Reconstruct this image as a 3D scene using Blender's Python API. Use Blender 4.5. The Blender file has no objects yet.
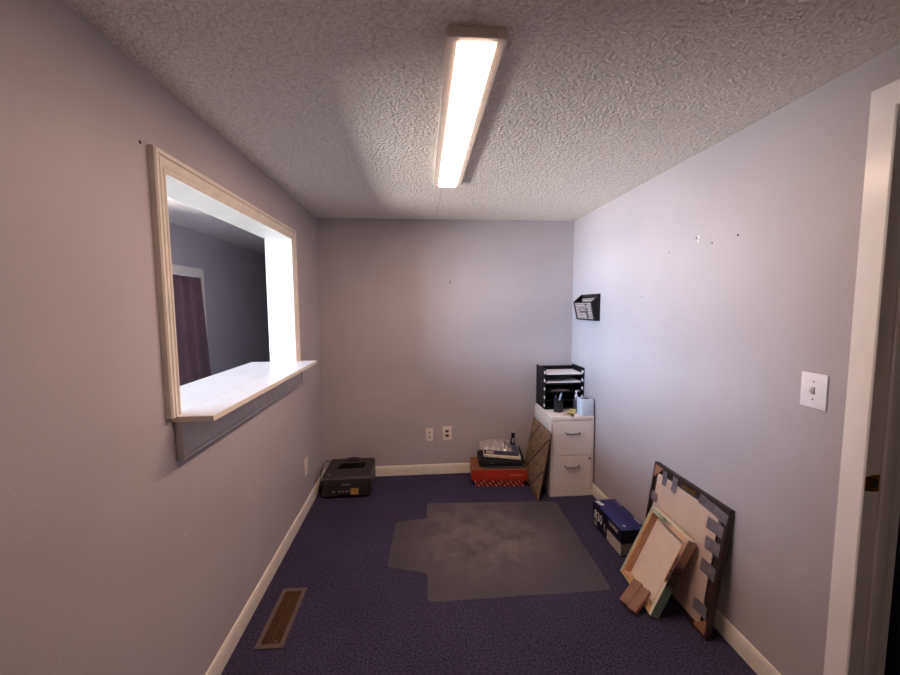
import bpy, bmesh, math, random
from mathutils import Vector, Matrix
random.seed(7)
SC = bpy.context.scene
COL = SC.collection
PI = math.pi
R = math.radians

# ------------------------------------------------------------------ room dimensions (metres)
W, H = 2.204, 2.232            # room width, ceiling height; back wall at y = 0
YR = -3.78                     # rear wall
WT = 0.12                      # wall thickness
XC = -1.30                     # far wall of the corridor behind the pass-through

# ------------------------------------------------------------------ materials
def lin(c):
    return tuple(((v/255)/12.92 if v/255 <= .04045 else ((v/255+.055)/1.055)**2.4) for v in c)

class NT:
    def __init__(s, name):
        s.m = bpy.data.materials.new(name); s.m.use_nodes = True
        s.n = s.m.node_tree.nodes; s.l = s.m.node_tree.links
        s.b = s.n['Principled BSDF']
    def add(s, t, **k):
        n = s.n.new(t)
        for a, v in k.items():
            if a[0] == '_': setattr(n, a[1:], v)
            else: n.inputs[a.replace('_', ' ')].default_value = v
        return n
    def link(s, a, b): s.l.new(a, b)

def mat(name, rgb, rough=.6, var=.06, vscale=12., bump=0., bscale=200., bdist=.001, metal=0., spec=.5, rgb2=None, stretch=None, detail=3.):
    t = NT(name); c = lin(rgb)
    tc = t.add('ShaderNodeTexCoord')
    src = tc.outputs['Object']
    if stretch:
        mp = t.add('ShaderNodeMapping'); mp.inputs['Scale'].default_value = stretch
        t.link(src, mp.inputs['Vector']); src = mp.outputs['Vector']
    nz = t.add('ShaderNodeTexNoise', Scale=vscale, Detail=detail); t.link(src, nz.inputs['Vector'])
    rp = t.add('ShaderNodeValToRGB')
    d = lin(rgb2) if rgb2 else tuple(v*(1-2*var) for v in c)
    e = c if rgb2 else tuple(min(1, v*(1+2*var)) for v in c)
    rp.color_ramp.elements[0].position = .3; rp.color_ramp.elements[1].position = .7
    rp.color_ramp.elements[0].color = (*d, 1); rp.color_ramp.elements[1].color = (*e, 1)
    t.link(nz.outputs['Fac'], rp.inputs['Fac']); t.link(rp.outputs['Color'], t.b.inputs['Base Color'])
    t.b.inputs['Roughness'].default_value = rough
    t.b.inputs['Metallic'].default_value = metal
    t.b.inputs['Specular IOR Level'].default_value = spec
    if bump:
        n2 = t.add('ShaderNodeTexNoise', Scale=bscale, Detail=2.); t.link(src, n2.inputs['Vector'])
        bp = t.add('ShaderNodeBump', Strength=bump, Distance=bdist); t.link(n2.outputs['Fac'], bp.inputs['Height'])
        t.link(bp.outputs['Normal'], t.b.inputs['Normal'])
    return t.m

def mat_wall():
    # matt lavender-grey paint with roller texture and faint patchy scuffs
    t = NT('wall_paint'); tc = t.add('ShaderNodeTexCoord')
    nz = t.add('ShaderNodeTexNoise', Scale=1.7, Detail=5.); t.link(tc.outputs['Object'], nz.inputs['Vector'])
    rp = t.add('ShaderNodeValToRGB'); a, b = lin((173, 164, 167)), lin((181, 172, 175))
    rp.color_ramp.elements[0].position = .35; rp.color_ramp.elements[1].position = .62
    rp.color_ramp.elements[0].color = (*a, 1); rp.color_ramp.elements[1].color = (*b, 1)
    t.link(nz.outputs['Fac'], rp.inputs['Fac']); t.link(rp.outputs['Color'], t.b.inputs['Base Color'])
    t.b.inputs['Roughness'].default_value = .5; t.b.inputs['Specular IOR Level'].default_value = .35
    n2 = t.add('ShaderNodeTexNoise', Scale=150., Detail=2.); t.link(tc.outputs['Object'], n2.inputs['Vector'])
    bp = t.add('ShaderNodeBump', Strength=.35, Distance=.002); t.link(n2.outputs['Fac'], bp.inputs['Height'])
    t.link(bp.outputs['Normal'], t.b.inputs['Normal'])
    return t.m

def mat_popcorn():
    t = NT('popcorn_ceiling'); tc = t.add('ShaderNodeTexCoord')
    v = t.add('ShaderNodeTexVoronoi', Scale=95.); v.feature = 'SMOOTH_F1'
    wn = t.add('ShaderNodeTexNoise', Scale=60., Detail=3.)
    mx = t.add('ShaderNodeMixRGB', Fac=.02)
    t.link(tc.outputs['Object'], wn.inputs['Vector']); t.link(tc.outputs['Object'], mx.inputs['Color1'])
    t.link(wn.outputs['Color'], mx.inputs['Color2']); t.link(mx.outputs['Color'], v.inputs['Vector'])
    rp = t.add('ShaderNodeValToRGB'); a, b = lin((240, 232, 226)), lin((216, 207, 201))  # crevices darkened in the colour, standing in for shade between granules
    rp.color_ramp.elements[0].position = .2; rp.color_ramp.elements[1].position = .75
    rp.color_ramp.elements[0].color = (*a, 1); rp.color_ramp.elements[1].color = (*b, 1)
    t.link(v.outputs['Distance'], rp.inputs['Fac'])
    # faint taped seam in the board, running down the room
    sx = t.add('ShaderNodeSeparateXYZ'); t.link(wn.outputs['Color'], sx.inputs[0]); so = t.add('ShaderNodeSeparateXYZ'); t.link(tc.outputs['Object'], so.inputs[0])
    dx = t.add('ShaderNodeMath'); dx.operation = 'SUBTRACT'; dx.inputs[1].default_value = .992; t.link(so.outputs['X'], dx.inputs[0])
    ab = t.add('ShaderNodeMath'); ab.operation = 'ABSOLUTE'; t.link(dx.outputs[0], ab.inputs[0])
    ms = t.add('ShaderNodeMapRange'); ms.inputs['From Min'].default_value = .003; ms.inputs['From Max'].default_value = .009; ms.inputs['To Min'].default_value = .16; ms.inputs['To Max'].default_value = 0.
    t.link(ab.outputs[0], ms.inputs['Value'])
    mc = t.add('ShaderNodeMixRGB'); mc.inputs['Color2'].default_value = (*lin((120, 108, 104)), 1)
    t.link(ms.outputs['Result'], mc.inputs['Fac']); t.link(rp.outputs['Color'], mc.inputs['Color1']); t.link(mc.outputs['Color'], t.b.inputs['Base Color'])
    t.b.inputs['Roughness'].default_value = .95; t.b.inputs['Specular IOR Level'].default_value = .1
    inv = t.add('ShaderNodeMath'); inv.operation = 'SUBTRACT'; inv.inputs[0].default_value = 1.
    t.link(v.outputs['Distance'], inv.inputs[1])
    bp = t.add('ShaderNodeBump', Strength=.85, Distance=.009); t.link(inv.outputs[0], bp.inputs['Height'])
    t.link(bp.outputs['Normal'], t.b.inputs['Normal'])
    return t.m

def mat_carpet():
    t = NT('navy_carpet'); tc = t.add('ShaderNodeTexCoord')
    n1 = t.add('ShaderNodeTexNoise', Scale=110., Detail=4.); n2 = t.add('ShaderNodeTexNoise', Scale=2.5, Detail=4.)
    for n in (n1, n2): t.link(tc.outputs['Object'], n.inputs['Vector'])
    rp = t.add('ShaderNodeValToRGB'); e = rp.color_ramp.elements
    e[0].position = .3; e[0].color = (*lin((36, 34, 48)), 1); e[1].position = .72; e[1].color = (*lin((80, 73, 98)), 1)
    t.link(n1.outputs['Fac'], rp.inputs['Fac'])
    rp2 = t.add('ShaderNodeValToRGB'); e = rp2.color_ramp.elements
    e[0].position = .3; e[0].color = (.86, .86, .86, 1); e[1].position = .7; e[1].color = (1.06, 1.06, 1.06, 1)
    t.link(n2.outputs['Fac'], rp2.inputs['Fac'])
    mx = t.add('ShaderNodeMixRGB', Fac=1.); mx.blend_type = 'MULTIPLY'
    t.link(rp.outputs['Color'], mx.inputs['Color1']); t.link(rp2.outputs['Color'], mx.inputs['Color2'])
    t.link(mx.outputs['Color'], t.b.inputs['Base Color'])
    t.b.inputs['Roughness'].default_value = 1.; t.b.inputs['Specular IOR Level'].default_value = .05
    bp = t.add('ShaderNodeBump', Strength=.6, Distance=.004); t.link(n1.outputs['Fac'], bp.inputs['Height'])
    t.link(bp.outputs['Normal'], t.b.inputs['Normal'])
    return t.m

def mat_vinyl():
    # worn clear vinyl: hazy film, dusty scuffed patches in the middle
    t = NT('clear_vinyl'); tc = t.add('ShaderNodeTexCoord')
    out = t.n['Material Output']
    n1 = t.add('ShaderNodeTexNoise', Scale=5.5, Detail=8., Roughness=.68); n2 = t.add('ShaderNodeTexNoise', Scale=9., Detail=4.)
    for n in (n1, n2): t.link(tc.outputs['Object'], n.inputs['Vector'])
    # distance from the worn middle
    vm = t.add('ShaderNodeVectorMath'); vm.operation = 'DISTANCE'; vm.inputs[1].default_value = (-.12, .08, 0)
    t.link(tc.outputs['Object'], vm.inputs[0])
    mr = t.add('ShaderNodeMapRange'); mr.inputs['From Min'].default_value = .22; mr.inputs['From Max'].default_value = .56
    mr.inputs['To Min'].default_value = 1.; mr.inputs['To Max'].default_value = 0.
    t.link(vm.outputs['Value'], mr.inputs['Value'])
    r1 = t.add('ShaderNodeValToRGB'); e = r1.color_ramp.elements
    e[0].position = .36; e[0].color = (0, 0, 0, 1); e[1].position = .58; e[1].color = (1, 1, 1, 1)
    t.link(n1.outputs['Fac'], r1.inputs['Fac'])
    mu = t.add('ShaderNodeMath'); mu.operation = 'MULTIPLY'
    t.link(mr.outputs['Result'], mu.inputs[0]); t.link(r1.outputs['Color'], mu.inputs[1])
    ad = t.add('ShaderNodeMath'); ad.operation = 'MULTIPLY_ADD'; ad.inputs[1].default_value = .22; ad.inputs[2].default_value = .085
    t.link(mu.outputs[0], ad.inputs[0])
    dc = t.add('ShaderNodeMixRGB'); dc.inputs['Color1'].default_value = (*lin((150, 138, 146)), 1); dc.inputs['Color2'].default_value = (*lin((160, 146, 132)), 1)
    t.link(n2.outputs['Fac'], dc.inputs['Fac'])
    df = t.add('ShaderNodeBsdfDiffuse'); t.link(dc.outputs['Color'], df.inputs['Color'])
    tr = t.add('ShaderNodeBsdfTransparent', Color=(.93, .93, .93, 1))
    gl = t.add('ShaderNodeBsdfGlossy', Roughness=.5, Color=(.9, .9, .9, 1))
    m1 = t.add('ShaderNodeMixShader'); t.link(ad.outputs[0], m1.inputs[0]); t.link(tr.outputs[0], m1.inputs[1]); t.link(df.outputs[0], m1.inputs[2])
    m2 = t.add('ShaderNodeMixShader', Fac=.015); t.link(m1.outputs[0], m2.inputs[1]); t.link(gl.outputs[0], m2.inputs[2])
    t.link(m2.outputs[0], out.inputs['Surface'])
    return t.m

def mat_clear(name, tint=(.95, .95, .95), gloss=.08, rough=.05, film=0., filmrgb=(200, 200, 200)):
    t = NT(name); out = t.n['Material Output']
    tr = t.add('ShaderNodeBsdfTransparent', Color=(*tint, 1)); gl = t.add('ShaderNodeBsdfGlossy', Roughness=rough)
    nz = t.add('ShaderNodeTexNoise', Scale=25.); rp = t.add('ShaderNodeValToRGB')
    rp.color_ramp.elements[0].color = (gloss*.7,)*3+(1,); rp.color_ramp.elements[1].color = (gloss*1.3,)*3+(1,)
    t.link(nz.outputs['Fac'], rp.inputs['Fac'])
    m2 = t.add('ShaderNodeMixShader'); t.link(rp.outputs['Color'], m2.inputs[0])
    src = tr.outputs[0]
    if film:
        df = t.add('ShaderNodeBsdfDiffuse', Color=(*lin(filmrgb), 1)); m1 = t.add('ShaderNodeMixShader', Fac=film)
        t.link(tr.outputs[0], m1.inputs[1]); t.link(df.outputs[0], m1.inputs[2]); src = m1.outputs[0]
    t.link(src, m2.inputs[1]); t.link(gl.outputs[0], m2.inputs[2]); t.link(m2.outputs[0], out.inputs['Surface'])
    return t.m

def mat_emit(name, rgb, strength):
    t = NT(name); out = t.n['Material Output']
    em = t.add('ShaderNodeEmission', Color=(*rgb, 1), Strength=strength)
    t.link(em.outputs[0], out.inputs['Surface']); return t.m

def mat_weave():
    # brown patterned quilt fabric of the memo board
    t = NT('brown_fabric'); tc = t.add('ShaderNodeTexCoord')
    v = t.add('ShaderNodeTexVoronoi', Scale=75.); n = t.add('ShaderNodeTexNoise', Scale=40., Detail=4.)
    t.link(tc.outputs['Object'], v.inputs['Vector']); t.link(tc.outputs['Object'], n.inputs['Vector'])
    mx = t.add('ShaderNodeMixRGB', Fac=.5); t.link(v.outputs['Distance'], mx.inputs['Color1']); t.link(n.outputs['Fac'], mx.inputs['Color2'])
    rp = t.add('ShaderNodeValToRGB'); e = rp.color_ramp.elements
    e[0].position = .25; e[0].color = (*lin((72, 50, 36)), 1); e[1].position = .62; e[1].color = (*lin((146, 122, 102)), 1)
    t.link(mx.outputs['Color'], rp.inputs['Fac']); t.link(rp.outputs['Color'], t.b.inputs['Base Color'])
    t.b.inputs['Roughness'].default_value = .95
    bp = t.add('ShaderNodeBump', Strength=.5, Distance=.003); t.link(mx.outputs['Color'], bp.inputs['Height']); t.link(bp.outputs['Normal'], t.b.inputs['Normal'])
    return t.m

def mat_painted(axis='Z', lo=0., hi=.4, low=None):
    # painted canvas wrap: green below, dark red-and-cream speckles, peach above
    t = NT('painted_wrap_'+axis.lower()); tc = t.add('ShaderNodeTexCoord')
    sp = t.add('ShaderNodeSeparateXYZ'); t.link(tc.outputs['Object'], sp.inputs[0])
    n = t.add('ShaderNodeTexNoise', Scale=45., Detail=4.); t.link(tc.outputs['Object'], n.inputs['Vector'])
    mr = t.add('ShaderNodeMapRange'); mr.inputs['From Min'].default_value = lo; mr.inputs['From Max'].default_value = hi
    t.link(sp.outputs[axis], mr.inputs['Value'])
    ad = t.add('ShaderNodeMath'); ad.operation = 'MULTIPLY_ADD'; ad.inputs[1].default_value = .16; t.link(n.outputs['Fac'], ad.inputs[0])
    sb = t.add('ShaderNodeMath'); sb.operation = 'SUBTRACT'; sb.inputs[1].default_value = .08; t.link(mr.outputs['Result'], sb.inputs[0]); t.link(sb.outputs[0], ad.inputs[2])
    rp = t.add('ShaderNodeValToRGB'); cr = rp.color_ramp
    if axis == 'Z': stops = [(0, (118, 142, 126)), (.36, (104, 128, 112)), (.42, (40, 26, 24)), (.66, (62, 34, 30)), (.74, (168, 124, 104)), (1, (196, 160, 136))]
    else: stops = [(0, (206, 158, 128)), (.38, (214, 170, 140)), (.5, (150, 148, 128)), (.62, (92, 98, 84)), (.75, (150, 168, 142)), (1, (176, 190, 168))]
    if low: stops[0] = (0, low); stops[1] = (.36, low)
    cr.elements[0].position = 0; cr.elements[0].color = (*lin(stops[0][1]), 1)
    cr.elements[1].position = 1; cr.elements[1].color = (*lin(stops[-1][1]), 1)
    for p, c in stops[1:-1]: cr.elements.new(p).color = (*lin(c), 1)
    t.link(ad.outputs[0], rp.inputs['Fac'])
    v = t.add('ShaderNodeTexVoronoi', Scale=150.); t.link(tc.outputs['Object'], v.inputs['Vector'])
    band = t.add('ShaderNodeValToRGB'); e = band.color_ramp.elements
    e[0].position = .36; e[0].color = (0, 0, 0, 1); e[1].position = .44; e[1].color = (1, 1, 1, 1)
    x = band.color_ramp.elements.new(.64); x.color = (1, 1, 1, 1); x = band.color_ramp.elements.new(.72); x.color = (0, 0, 0, 1)
    t.link(ad.outputs[0], band.inputs['Fac'])
    dots = t.add('ShaderNodeValToRGB'); e = dots.color_ramp.elements
    e[0].position = .24; e[0].color = (.55 if axis == 'Z' else .0,)*3+(1,); e[1].position = .3; e[1].color = (0, 0, 0, 1)
    t.link(v.outputs['Distance'], dots.inputs['Fac'])
    mu = t.add('ShaderNodeMath'); mu.operation = 'MULTIPLY'; t.link(band.outputs['Color'], mu.inputs[0]); t.link(dots.outputs['Color'], mu.inputs[1])
    mx = t.add('ShaderNodeMixRGB'); mx.inputs['Color2'].default_value = (*lin((214, 176, 150)), 1)
    t.link(mu.outputs[0], mx.inputs['Fac']); t.link(rp.outputs['Color'], mx.inputs['Color1']); t.link(mx.outputs['Color'], t.b.inputs['Base Color'])
    t.b.inputs['Roughness'].default_value = .6
    return t.m

def mat_dashes():
    # dark red card printed with pale slanting dashes
    t = NT('red_dash_card'); tc = t.add('ShaderNodeTexCoord'); mp = t.add('ShaderNodeMapping')
    mp.inputs['Rotation'].default_value = (0, R(38), 0); t.link(tc.outputs['Object'], mp.inputs['Vector'])
    w = t.add('ShaderNodeTexWave', Scale=11.); w.wave_type = 'BANDS'; w.bands_direction = 'X'
    w2 = t.add('ShaderNodeTexWave', Scale=7.); w2.bands_direction = 'Z'
    t.link(mp.outputs['Vector'], w.inputs['Vector']); t.link(mp.outputs['Vector'], w2.inputs['Vector'])
    ra, rb = t.add('ShaderNodeMapRange'), t.add('ShaderNodeMapRange')
    for n, src, a, b in ((ra, w, .72, .86), (rb, w2, .18, .3)):
        n.inputs['From Min'].default_value = a; n.inputs['From Max'].default_value = b; t.link(src.outputs['Fac'], n.inputs['Value'])
    mu = t.add('ShaderNodeMath'); mu.operation = 'MULTIPLY'; t.link(ra.outputs['Result'], mu.inputs[0]); t.link(rb.outputs['Result'], mu.inputs[1])
    rp = t.add('ShaderNodeValToRGB'); e = rp.color_ramp.elements
    e[0].position = .3; e[0].color = (*lin((140, 22, 24)), 1); e[1].position = .55; e[1].color = (*lin((224, 170, 162)), 1)
    t.link(mu.outputs[0], rp.inputs['Fac']); t.link(rp.outputs['Color'], t.b.inputs['Base Color']); t.b.inputs['Roughness'].default_value = .6
    return t.m

def mat_print(name, paper, ink, sx=60., sz=40.):
    # fine rows of illegible small print
    t = NT(name); tc = t.add('ShaderNodeTexCoord')
    w = t.add('ShaderNodeTexWave', Scale=sz); w.bands_direction = 'Z'; n = t.add('ShaderNodeTexNoise', Scale=sx, Detail=2.)
    t.link(tc.outputs['Object'], w.inputs['Vector']); t.link(tc.outputs['Object'], n.inputs['Vector'])
    mu = t.add('ShaderNodeMath'); mu.operation = 'MULTIPLY'; t.link(w.outputs['Fac'], mu.inputs[0]); t.link(n.outputs['Fac'], mu.inputs[1])
    rp = t.add('ShaderNodeValToRGB'); e = rp.color_ramp.elements
    e[0].position = .22; e[0].color = (*lin(paper), 1); e[1].position = .42; e[1].color = (*lin(ink), 1)
    t.link(mu.outputs[0], rp.inputs['Fac']); t.link(rp.outputs['Color'], t.b.inputs['Base Color']); t.b.inputs['Roughness'].default_value = .6
    return t.m

M = dict(
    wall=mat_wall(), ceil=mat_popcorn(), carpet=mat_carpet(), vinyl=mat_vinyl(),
    trim=mat('white_trim_paint', (226, 216, 204), .32, .03, 20, .15, 60., .001),
    trim_gloss=mat('glossy_door_paint', (238, 232, 230), .22, .03, 8, .25, 18., .0015, stretch=(1, 1, .35)),
    sill=mat('white_laminate', (222, 220, 222), .3, .02, 6),
    jambw=mat('white_satin_paint', (206, 204, 200), .4, .03, 9, .15, 40.),
    apron=mat('apron_paint', (204, 196, 196), .4, .03, 14),
    cab=mat('cabinet_enamel', (222, 212, 206), .42, .02, 30, .08, 500., .0004),
    dark_gap=mat('shadow_gap', (30, 28, 30), .8),
    chrome=mat('brushed_nickel', (150, 142, 138), .3, .04, 90, metal=1.),
    brass=mat('aged_brass', (170, 132, 66), .38, .15, 60, metal=1.),
    blackp=mat('black_plastic', (14, 12, 14), .5, .12, 40, spec=.18),
    blackm=mat('matte_black_plastic', (30, 27, 28), .6, .1, 40),
    printer=mat('charcoal_plastic', (46, 40, 42), .45, .06, 60, .1, 900., .0003),
    printer_d=mat('dark_recess_plastic', (7, 6, 7), .7, .1, 60, spec=.1),
    paper=mat('white_paper', (236, 232, 236), .8, .02, 30),
    ltprint=mat('pale_grey_ink', (170, 166, 168), .6), white_ink=mat('white_ink', (226, 222, 226), .6),
    gold=mat_print('gold_sticker', (206, 160, 70), (120, 86, 30), 90., 60.),
    red=mat('orange_red_card', (172, 48, 26), .5, .05, 25), redtop=mat('brown_card', (134, 78, 50), .6, .08, 18),
    dash=mat_dashes(), pale=mat('pale_red_ink', (220, 120, 104), .6),
    weave=mat_weave(), ribbon=mat('dark_ribbon', (40, 26, 22), .7, .1, 80),
    boardback=mat('board_edge_card', (58, 40, 32), .8),
    navy=mat('navy_carton', (30, 30, 92), .38, .06, 14), navyd=mat('black_blue_print', (14, 15, 34), .42, .1, 20),
    labelp=mat_print('carton_label', (206, 196, 190), (130, 122, 122), 50., 55.), cartonw=mat_print('grey_print_card', (150, 140, 138), (70, 66, 72), 80., 45.),
    frame=mat('dark_brown_wood', (52, 34, 30), .5, .2, 18, .15, 60., .001, stretch=(1, 1, 6)),
    mount=mat('beige_backing_card', (196, 172, 158), .85, .035, 9), kraft=mat('kraft_corner', (150, 106, 82), .8, .06, 30),
    tape=mat('grey_tape', (152, 142, 150), .32, .08, 30), cleartape=mat('glossy_film_tape', (150, 140, 146), .16, .1, 25, .6, 40., .004),
    pine=mat('pine_bar', (214, 172, 132), .6, .12, 14, .1, 60., .0006, rgb2=(192, 144, 104), stretch=(6, 6, 1)),
    rawcanvas=mat('raw_canvas', (222, 200, 190), .9, .02, 20, .2, 700., .0005), canvasedge=mat('primed_canvas_edge', (214, 204, 186), .8, .08, 40),
    paintz=mat_painted('Z', 0, .4), paintb=mat_painted('Z', 0, .46, (216, 206, 190)), paintx=mat_painted('X', 0, .31), palegreen=mat('pale_green_paint', (170, 182, 160), .7, .12, 30),
    block=mat('brown_block_wood', (140, 94, 74), .55, .12, 25, rgb2=(116, 74, 58), stretch=(.3, 1, 1)),
    reg=mat('brown_enamel_metal', (100, 84, 78), .45, .08, 40, metal=.2), regd=mat('dark_brown_enamel', (92, 62, 44), .5, .1, 60, metal=.2), duct=mat('duct_dark', (10, 8, 8), .9),
    ivory=mat('ivory_plastic', (226, 214, 204), .35, .03, 40), whitep=mat('white_plastic', (236, 230, 234), .32, .02, 40), hole=mat('dark_hole', (40, 34, 34), .8),
    putty=mat('filler_white', (216, 212, 210), .8),
    light_h=mat('fixture_white_enamel', (228, 214, 204), .45, .03, 30),
    diffuser=mat_emit('lit_diffuser', (1., .71, .55), 68.),
    glass=mat_clear('window_glass'), curtain=mat('purple_curtain', (104, 82, 88), .9, .08, 40, .3, 400., .0006),
    tissue=mat('pale_blue_card', (196, 206, 220), .6, .02, 40), slot=mat('brown_slot', (74, 56, 54), .7),
    cup=mat('black_mesh', (26, 24, 28), .5, .2, 200, .6, 400., .001), pen_b=mat('pale_blue_plastic', (150, 160, 196), .3), pen_n=mat('navy_plastic', (40, 44, 84), .3), pen_k=mat('dark_plastic', (36, 32, 36), .3),
    note=mat('cream_paper', (232, 216, 186), .8), note_y=mat('yellow_paper', (228, 208, 142), .8),
    bottle=mat_clear('smoky_bottle', (.32, .34, .36), .12, .15, .35, (90, 96, 104)), pump=mat('white_pump', (222, 222, 230), .3),
    slate=mat('slate_blue_cover', (72, 70, 92), .5, .06, 20), label=mat('cream_label', (206, 190, 176), .7), white_edge=mat('off_white_case', (220, 208, 190), .45),
    nylon=mat('black_nylon', (22, 20, 24), .8, .15, 60, .4, 500., .001), greyp=mat('dark_grey_plastic', (70, 66, 74), .5),
    bag=mat_clear('crumpled_film', (.86, .85, .86), .16, .2, .55, (204, 190, 184)), foil=mat('silver_wrapper', (214, 204, 196), .3, .1, 40, .6, 60., .004),
    pocket=mat('smoked_black_acrylic', (18, 12, 11), .3, .1, 30, spec=.25), leaflet=mat_print('grey_leaflet', (176, 160, 158), (70, 56, 58), 60., 24.), inkblk=mat('dark_print', (62, 50, 54), .6),
    hallwall=mat('darkened_hall_wall', (48, 36, 32), .6, .2, 8, stretch=(1, 1, .1)),  # darkness of the unlit hall put into the wall colour
)

# ------------------------------------------------------------------ mesh helpers
def BM(): return bmesh.new()
def box(bm, a, b, bev=0., seg=2):
    x0, y0, z0 = a; x1, y1, z1 = b
    v = [bm.verts.new(p) for p in ((x0,y0,z0),(x1,y0,z0),(x1,y1,z0),(x0,y1,z0),(x0,y0,z1),(x1,y0,z1),(x1,y1,z1),(x0,y1,z1))]
    f = [bm.faces.new([v[i] for i in q]) for q in ((0,3,2,1),(4,5,6,7),(0,1,5,4),(1,2,6,5),(2,3,7,6),(3,0,4,7))]
    if bev:
        es = list({e for q in f for e in q.edges})
        r = bmesh.ops.bevel(bm, geom=es, offset=bev, segments=seg, affect='EDGES', profile=.5)
        return list({w for q in r['faces'] for w in q.verts} | {w for w in v if w.is_valid})
    return v
def prism(bm, pts, axis, a, b):
    # polygon in the plane across `axis` (0: y,z  1: x,z  2: x,y) extruded from a to b
    def P(p, t):
        return (t, p[0], p[1]) if axis == 0 else (p[0], t, p[1]) if axis == 1 else (p[0], p[1], t)
    lo = [bm.verts.new(P(p, a)) for p in pts]; hi = [bm.verts.new(P(p, b)) for p in pts]
    bm.faces.new(lo); bm.faces.new(hi[::-1]); n = len(pts)
    for i in range(n): bm.faces.new((lo[i], hi[i], hi[(i+1) % n], lo[(i+1) % n]))
    return lo+hi
def lathe(bm, prof, c=(0, 0, 0), seg=24):
    rings = []
    for r, z in prof:
        if r < 1e-6: rings.append([bm.verts.new((c[0], c[1], c[2]+z))])
        else: rings.append([bm.verts.new((c[0]+r*math.cos(2*PI*i/seg), c[1]+r*math.sin(2*PI*i/seg), c[2]+z)) for i in range(seg)])
    for A, B in zip(rings, rings[1:]):
        for i in range(seg):
            j = (i+1) % seg
            q = [A[i] if len(A) > 1 else A[0], A[j] if len(A) > 1 else None, B[j] if len(B) > 1 else None, B[i] if len(B) > 1 else B[0]]
            q = [x for x in q if x is not None]
            if len(q) > 2: bm.faces.new(q)
def tube(bm, pts, r, seg=8):
    pts = [Vector(p) for p in pts]; rings = []
    up = Vector((0, 0, 1))
    for i, p in enumerate(pts):
        t = (pts[min(i+1, len(pts)-1)]-pts[max(i-1, 0)]).normalized()
        s = t.cross(up)
        if s.length < 1e-3: s = t.cross(Vector((1, 0, 0)))
        s.normalize(); n = s.cross(t)
        rings.append([bm.verts.new(p+r*(math.cos(2*PI*k/seg)*s+math.sin(2*PI*k/seg)*n)) for k in range(seg)])
    for A, B in zip(rings, rings[1:]):
        for k in range(seg): bm.faces.new((A[k], A[(k+1) % seg], B[(k+1) % seg], B[k]))
    bm.faces.new(rings[0][::-1]); bm.faces.new(rings[-1])
def spline(pts, n=8):
    out = []; P = [Vector(p) for p in pts]; P = [P[0]]+P+[P[-1]]
    for i in range(1, len(P)-2):
        for k in range(n):
            t = k/n; a, b, c, d = P[i-1], P[i], P[i+1], P[i+2]
            out.append(.5*((2*b)+(-a+c)*t+(2*a-5*b+4*c-d)*t*t+(-a+3*b-3*c+d)*t**3))
    return out+[P[-2]]
def round_poly(pts, rad, n=5):
    out = []
    for i, p in enumerate(pts):
        a, b, c = Vector(pts[i-1]), Vector(p), Vector(pts[(i+1) % len(pts)])
        u, v = (a-b).normalized(), (c-b).normalized()
        p0, p1 = b+u*rad, b+v*rad
        for k in range(n+1):
            t = k/n; out.append(tuple((1-t)**2*p0+2*t*(1-t)*b+t*t*p1))
    return out
def obj(name, bm, m, parent=None, smooth=True, xf=None):
    bmesh.ops.recalc_face_normals(bm, faces=bm.faces)
    me = bpy.data.meshes.new(name); bm.to_mesh(me); bm.free()
    if smooth:
        me.shade_smooth(); me.set_sharp_from_angle(angle=R(35))
    o = bpy.data.objects.new(name, me); COL.objects.link(o)
    me.materials.append(m)
    if parent: o.parent = parent
    if xf is not None: o.matrix_local = xf
    return o
def tag(o, label=None, cat=None, group=None, kind=None):
    if label: o['label'] = label
    if cat: o['category'] = cat
    if group: o['group'] = group
    if kind: o['kind'] = kind
    return o
def empty(name, loc=(0, 0, 0), rz=0., mtx=None):
    o = bpy.data.objects.new(name, None); COL.objects.link(o); o.empty_display_size = .05
    if mtx is not None: o.matrix_world = mtx
    else: o.location = loc; o.rotation_euler = (0, 0, rz)
    return o
def thing(name, label, cat, loc=(0, 0, 0), rz=0., group=None, mtx=None):
    return tag(empty(name, loc, rz, mtx), label, cat, group)
def struct(name, bm, m, parent=None, smooth=False):
    o = obj(name, bm, m, parent, smooth)
    if not parent: o['kind'] = 'structure'
    return o
def part(name, m, parent, a, b, bev=0., label=None, smooth=True):
    bm = BM(); box(bm, a, b, bev); o = obj(name, bm, m, parent, smooth)
    if label: o['label'] = label
    return o
def text(name, s, size, m, parent, mtx, depth=.0006, sx=1.):
    cu = bpy.data.curves.new(name, 'FONT'); cu.body = s; cu.size = size; cu.extrude = depth; cu.align_x = 'CENTER'; cu.align_y = 'CENTER'
    cu.resolution_u = 3
    tmp = bpy.data.objects.new(name, cu); COL.objects.link(tmp)
    dg = bpy.context.evaluated_depsgraph_get(); dg.update()
    me = bpy.data.meshes.new_from_object(tmp.evaluated_get(dg))
    bpy.data.objects.remove(tmp); me.materials.clear(); me.materials.append(m)
    o = bpy.data.objects.new(name, me); COL.objects.link(o); o.parent = parent; o.matrix_local = mtx @ Matrix.Diagonal((sx, 1, 1, 1))
    return o
def basis(x, y, z, o):
    m = Matrix.Identity(4)
    for i in range(3): m[i][0], m[i][1], m[i][2], m[i][3] = x[i], y[i], z[i], o[i]
    return m

# ------------------------------------------------------------------ SETTING
Y0, Y1, X1 = YR-WT, 3.62, 3.62
bm = BM(); box(bm, (XC-WT, Y0, -.1), (X1, Y1, 0)); struct('floor', bm, M['carpet'])
bm = BM(); box(bm, (XC-WT, Y0, H), (X1, Y1, H+.1)); struct('ceiling', bm, M['ceil'])

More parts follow.
